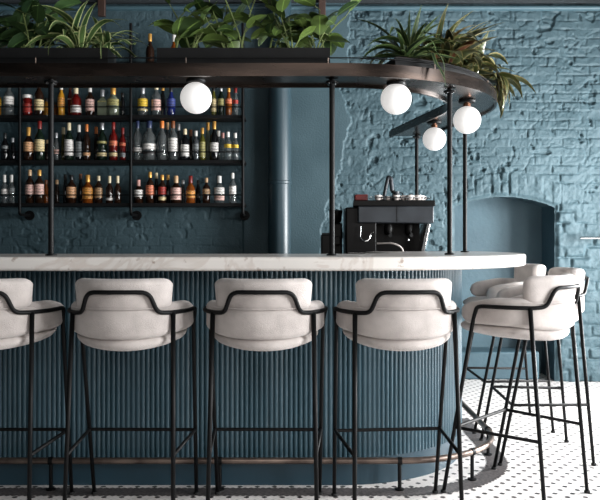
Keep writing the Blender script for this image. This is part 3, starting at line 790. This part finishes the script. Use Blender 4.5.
# red packet, cups and grinder
o=MB().box(-.045,.045,-.04,.04,0,.042).build('red_packet',M['red'],bevel=.008); o.location=(mx_(362.5),YM+.13,mz(200)+.001)
tag(o,'dark red packet lying on left end of espresso machine top','packet')
cups=[(378,.09,0),(381,.16,0),(396.5,.085,0),(404,.12,0),(410,.085,0),(412.5,.15,0),(418,.09,0),(421,.15,0),(388.5,.22,0),(413.5,.215,0)]
pos=['leftmost of the cups','second cup from the left, behind lever foot','front cup just right of the lever','back cup near middle of tray','front cup at middle of tray','back cup right of middle','front cup near right end','rightmost of the cups','cup at rear of tray left of milk jug','cup at rear of tray towards right']
for (px,dy_,_),pz in zip(cups,pos):
    b=MB().lathe([(.013,0),(.016,.002),(.022,.022),(.024,.036),(.0225,.036),(.020,.02),(.014,.005)],(0,0,0),16)
    o=b.build('espresso_cup',M['white'],angle=50); o.location=(mx_(px,YM+dy_),YM+dy_,mz(200)+.001)
    tag(o,'small white espresso cup on machine, '+pz,'cup','cups on the espresso machine')
    MB().tube(fillet([(.021,0,.03),(.034,0,.03),(.034,0,.012),(.017,0,.010)],.01),.0025,6).build('handle',M['white'],o)
gr=thing('coffee_grinder','black coffee grinder left of the espresso machine','grinder',(mx_(338.3),YM+.16,1.02))
MB().box(-.038,.038,-.08,.08,.001,.02).build('base',M['machine'],gr,bevel=.004)
MB().box(-.035,.035,-.02,.07,.02,.25).build('motor_body',M['machine'],gr,bevel=.012)
MB().lathe([(.02,.25),(.030,.26),(.038,.325),(.038,.335),(.001,.345)],(.0,.02,0),18).build('hopper',M['machine'],gr)
MB().box(-.02,.02,-.07,-.021,.10,.16).build('doser',M['machine'],gr,bevel=.006)
kn=thing('knock_box','low black knock box beside coffee grinder and canopy post','box',(mx_(326.8),YM+.15,1.02))
MB().box(-.034,.034,-.08,.08,.001,.17).build('bin',M['machine'],kn,bevel=.008)
MB().tube([(-.028,0,.174),(.028,0,.174)],.008,10).build('knock_bar',M['rubber'],kn)

# ------------------------------------------------------------------ bar stools
HW,DB=.243,.255         # half width and depth of the wrapped back
def plan(u, off=0.0, arm=.15):
    """u in [-1,1]: left arm tip -> back centre (u=0) -> right arm tip; off = outward offset. Local +y is the front."""
    e=2.15; la=arm/(arm+.40)
    s=abs(u); sg=-1 if u<0 else 1
    if s<=1-la:
        a=(s/(1-la))*PI/2
        sx,cy_=math.sin(a),math.cos(a)
        rr=(abs(sx/HW)**e+abs(cy_/DB)**e)**(-1/e)
        x,y=rr*sx,-rr*cy_
        gx,gy=abs(x/HW)**(e-1)/HW,-abs(y/DB)**(e-1)/DB
        l=math.hypot(gx,gy); nx,ny=gx/l,gy/l
    else:
        t=(s-(1-la))/la; x,y=HW-.018*t*t,arm*t; nx,ny=1,.12*t
    return (sg*(x+nx*off),y+ny*off,sg*nx,ny)
def sm(a,b,x):
    t=min(1,max(0,(x-a)/(b-a))); return t*t*(3-2*t)
def u_at(x):
    lo,hi=0,.7
    for _ in range(40):
        m_=(lo+hi)/2
        if plan(m_)[0]<x: lo=m_
        else: hi=m_
    return lo
def rrect(w,h,r,n=5):
    out=[]
    for cx_,cy_,a0 in ((w/2-r,h/2-r,0),(-w/2+r,h/2-r,PI/2),(-w/2+r,-h/2+r,PI),(w/2-r,-h/2+r,1.5*PI)):
        for k in range(n): a=a0+PI/2*k/(n-1); out.append((cx_+r*math.cos(a),cy_+r*math.sin(a)))
    return out
def wrap(us, zlo, zhi, th, endr, lean=0, crown=.012):
    """padded band following the plan; rounded ends"""
    # arc length
    pl=[plan(u,-th/2) for u in us]; acc=[0]
    for a,b in zip(pl,pl[1:]): acc.append(acc[-1]+math.hypot(b[0]-a[0],b[1]-a[1]))
    tot=acc[-1]; rings=[]
    for p,s,u in zip(pl,acc,us):
        d=min(s,tot-s)
        k=1 if d>=endr else math.sqrt(max(0.0004,1-((endr-d)/endr)**2))
        z0,z1=zlo(u),zhi(u); hc=(z0+z1)/2; h=(z1-z0)*(1-.5*(1-k)) if endr<.055 else (z1-z0)*k
        if endr>=.055: h=max(h,.004)
        t=th*max(k,.12); r=min(t,h)*.42
        ring=[]
        for a,b in rrect(t,h,r):
            z=hc+b; o_=a+lean*(b/max(h,.001))+ (crown*(1-(2*b/max(h,.001))**2) if a>0 else 0)
            ring.append((p[0]+p[2]*o_,p[1]+p[3]*o_,z))
        rings.append(ring)
    return MB().loft(rings)
def make_stool():
    t=thing('bar_stool','','bar stool',(0,0,0),0,'beige upholstered bar stools')
    # seat: rounded cushion
    rings=[]
    for z,s in ((.700,.35),(.701,.62),(.704,.82),(.710,.93),(.720,.985),(.732,1.0),(.744,.99),(.754,.95),(.775,.86),(.785,.5)):
        ring=[]
        for k in range(48):
            a=2*PI*k/48; c_,s_=math.cos(a),math.sin(a); e=2.3
            rr=(abs(c_/.222)**e+abs(s_/.235)**e)**(-1/e)*s
            x_,y_=rr*c_,rr*s_
            lift=(.030*(x_/.222)**2+.016*max(0,y_/.235))*max(0,min(1,(.785-z)/.06))
            ring.append((x_,y_,z+lift+.009))
        rings.append(ring)
    MB().loft(rings).build('seat',M['fabric'],t,angle=180)
    us=[-1+2*k/96 for k in range(97)]
    def zl(u):
        s=abs(u); return .764+.018*sm(.12,.6,s)
    def zh(u):
        s=abs(u); return .890+.014*sm(.28,.45,s)-.026*sm(.6,1,s)
    wrap(us,zl,zh,.052,.06,0,.008).build('arm_wrap',M['fabric'],t,angle=180)
    up_=u_at(.204); us2=[-up_+2*up_*k/60 for k in range(61)]
    wrap(us2,lambda u:.872,lambda u:1.002,.050,.052,.010,.010).build('backrest',M['fabric'],t,angle=180)
    # piping seam between backrest and arm wrap
    MB().tube([(*plan(-up_+2*up_*k/40,.0065)[:2],.8855) for k in range(41)],.0028,6).build('piping',M['fabric'],t)
    # continuous frame tube: front leg - arm - back - arm - front leg
    zt=.866; pts=[]
    half=[]
    def pp(u,z,off=.018): x,y,_,_=plan(u,off); return (x,y,z)
    ua=u_at(.141); ub=u_at(.110)
    half.append((.232,.228,.004)); half.append((.243,.070,.80))
    half.append((.254,.046,.860))
    for k in range(5):
        u=.76+(ua+.09-.76)*k/4; half.append(pp(u,zt+.0,.012))
    half.append(pp(ua,zt+.004,.013))
    half.append(pp(ub,.951,.023))
    half.append(pp(ub*.42,.952,.021)); half.append(pp(0,.952,.021))
    L_=[(-x,y,z) for x,y,z in half]; 
    full=half+L_[::-1][1:]
    fp=fillet(full,.036,6)
    MB().tube(fp,.0088,10).build('frame',M['black'],t,angle=180)
    ux=u_at(.190)
    for sg in (-1,1):
        x,y,_,_=plan(sg*ux,.014)
        MB().tube([(x,y,zt),(sg*.214,-.25,.004)],.0098,10,r2=.0085).build('leg',M['black'],t,angle=180)
    for sx in (-1,1):
        for sy in (1,-1):
            MB().lathe([(.0125,0.0),(.0135,.003),(.0125,.012)],(sx*(.232 if sy>0 else .214),.228 if sy>0 else -.25,0),12).build('foot_cap',M['rubber'],t)
    zf=.31
    k=(zt-zf)/(zt-.004); x,y,_,_=plan(ux,.014)
    rx=x+(.214-x)*k; ry=y+(-.25-y)*k
    k2=(zf-.004)/(.80-.004); fx=.232+(.243-.232)*k2; fy=.228+(.070-.228)*k2
    MB().tube(fillet([(-rx,ry,zf),(-fx,fy,zf),(fx,fy,zf),(rx,ry,zf)],.012,4),.0078,10).build('foot_rest',M['black'],t,angle=180)
    return t
spots=[(-1.268,3.085,0,'beige bar stool at far left, half cut off by the photo edge'),
       (-.704,3.085,-.01,'beige bar stool second from left, left of the central stool'),
       (-.145,3.085,-.01,'beige bar stool near photo centre, standing square to bar'),
       (.404,3.085,.08,'beige bar stool at start of the bar curve, before panel edge'),
       (.982,3.35,.81,'beige bar stool nearest at right, seen from its side'),
       (1.262,3.96,1.53,'beige bar stool behind the nearest right one, back towards brick wall'),
       (1.265,4.585,1.58,'farthest beige bar stool, beside niche at right bar side')]
st0=make_stool()
for i,(x,y,rz,lab) in enumerate(spots):
    if i==0: st0.location=(x,y,0); st0.rotation_euler=(0,0,rz); st0['label']=lab
    else: copy_thing(st0,(x,y,0),rz,lab)

# ------------------------------------------------------------------ light, world, camera
def area(name,loc_,rot,sx,sy,power,col=(1,1,1)):
    l=bpy.data.lights.new(name,'AREA'); l.shape='RECTANGLE'; l.size=sx; l.size_y=sy; l.energy=power; l.color=col
    o=bpy.data.objects.new(name,l); C.objects.link(o); o.location=loc_; o.rotation_euler=rot; return o
area('daylight_window_front',(3.62,1.25,1.7),(0,math.radians(90),0),2.3,2.1,345,(.97,.99,1))
area('daylight_window_rear',(3.62,4.4,1.15),(0,math.radians(90),0),1.4,1.35,470,(.97,.99,1))
area('daylight_street_side',(.3,-.6,2.1),(math.radians(72),0,0),2.2,1.3,36,(1,.97,.94))
w=bpy.data.worlds.new('world'); bpy.context.scene.world=w; w.use_nodes=True
bg=w.node_tree.nodes['Background']; bg.inputs[0].default_value=(.75,.85,1,1); bg.inputs[1].default_value=.03
cam=bpy.data.cameras.new('camera'); co=bpy.data.objects.new('camera',cam); C.objects.link(co)
co.location=(0,0,CZ); co.rotation_euler=(math.radians(90),0,0); cam.sensor_width=36; cam.sensor_fit='HORIZONTAL'; cam.lens=F/600*36; cam.shift_y=-10/600; cam.clip_start=.05
sc=bpy.context.scene; sc.camera=co
sc.view_settings.view_transform='Standard'; sc.view_settings.look='None'; sc.view_settings.gamma=1; sc.view_settings.exposure=0; sc.view_settings.use_curve_mapping=False
sc.cycles.use_denoising=True
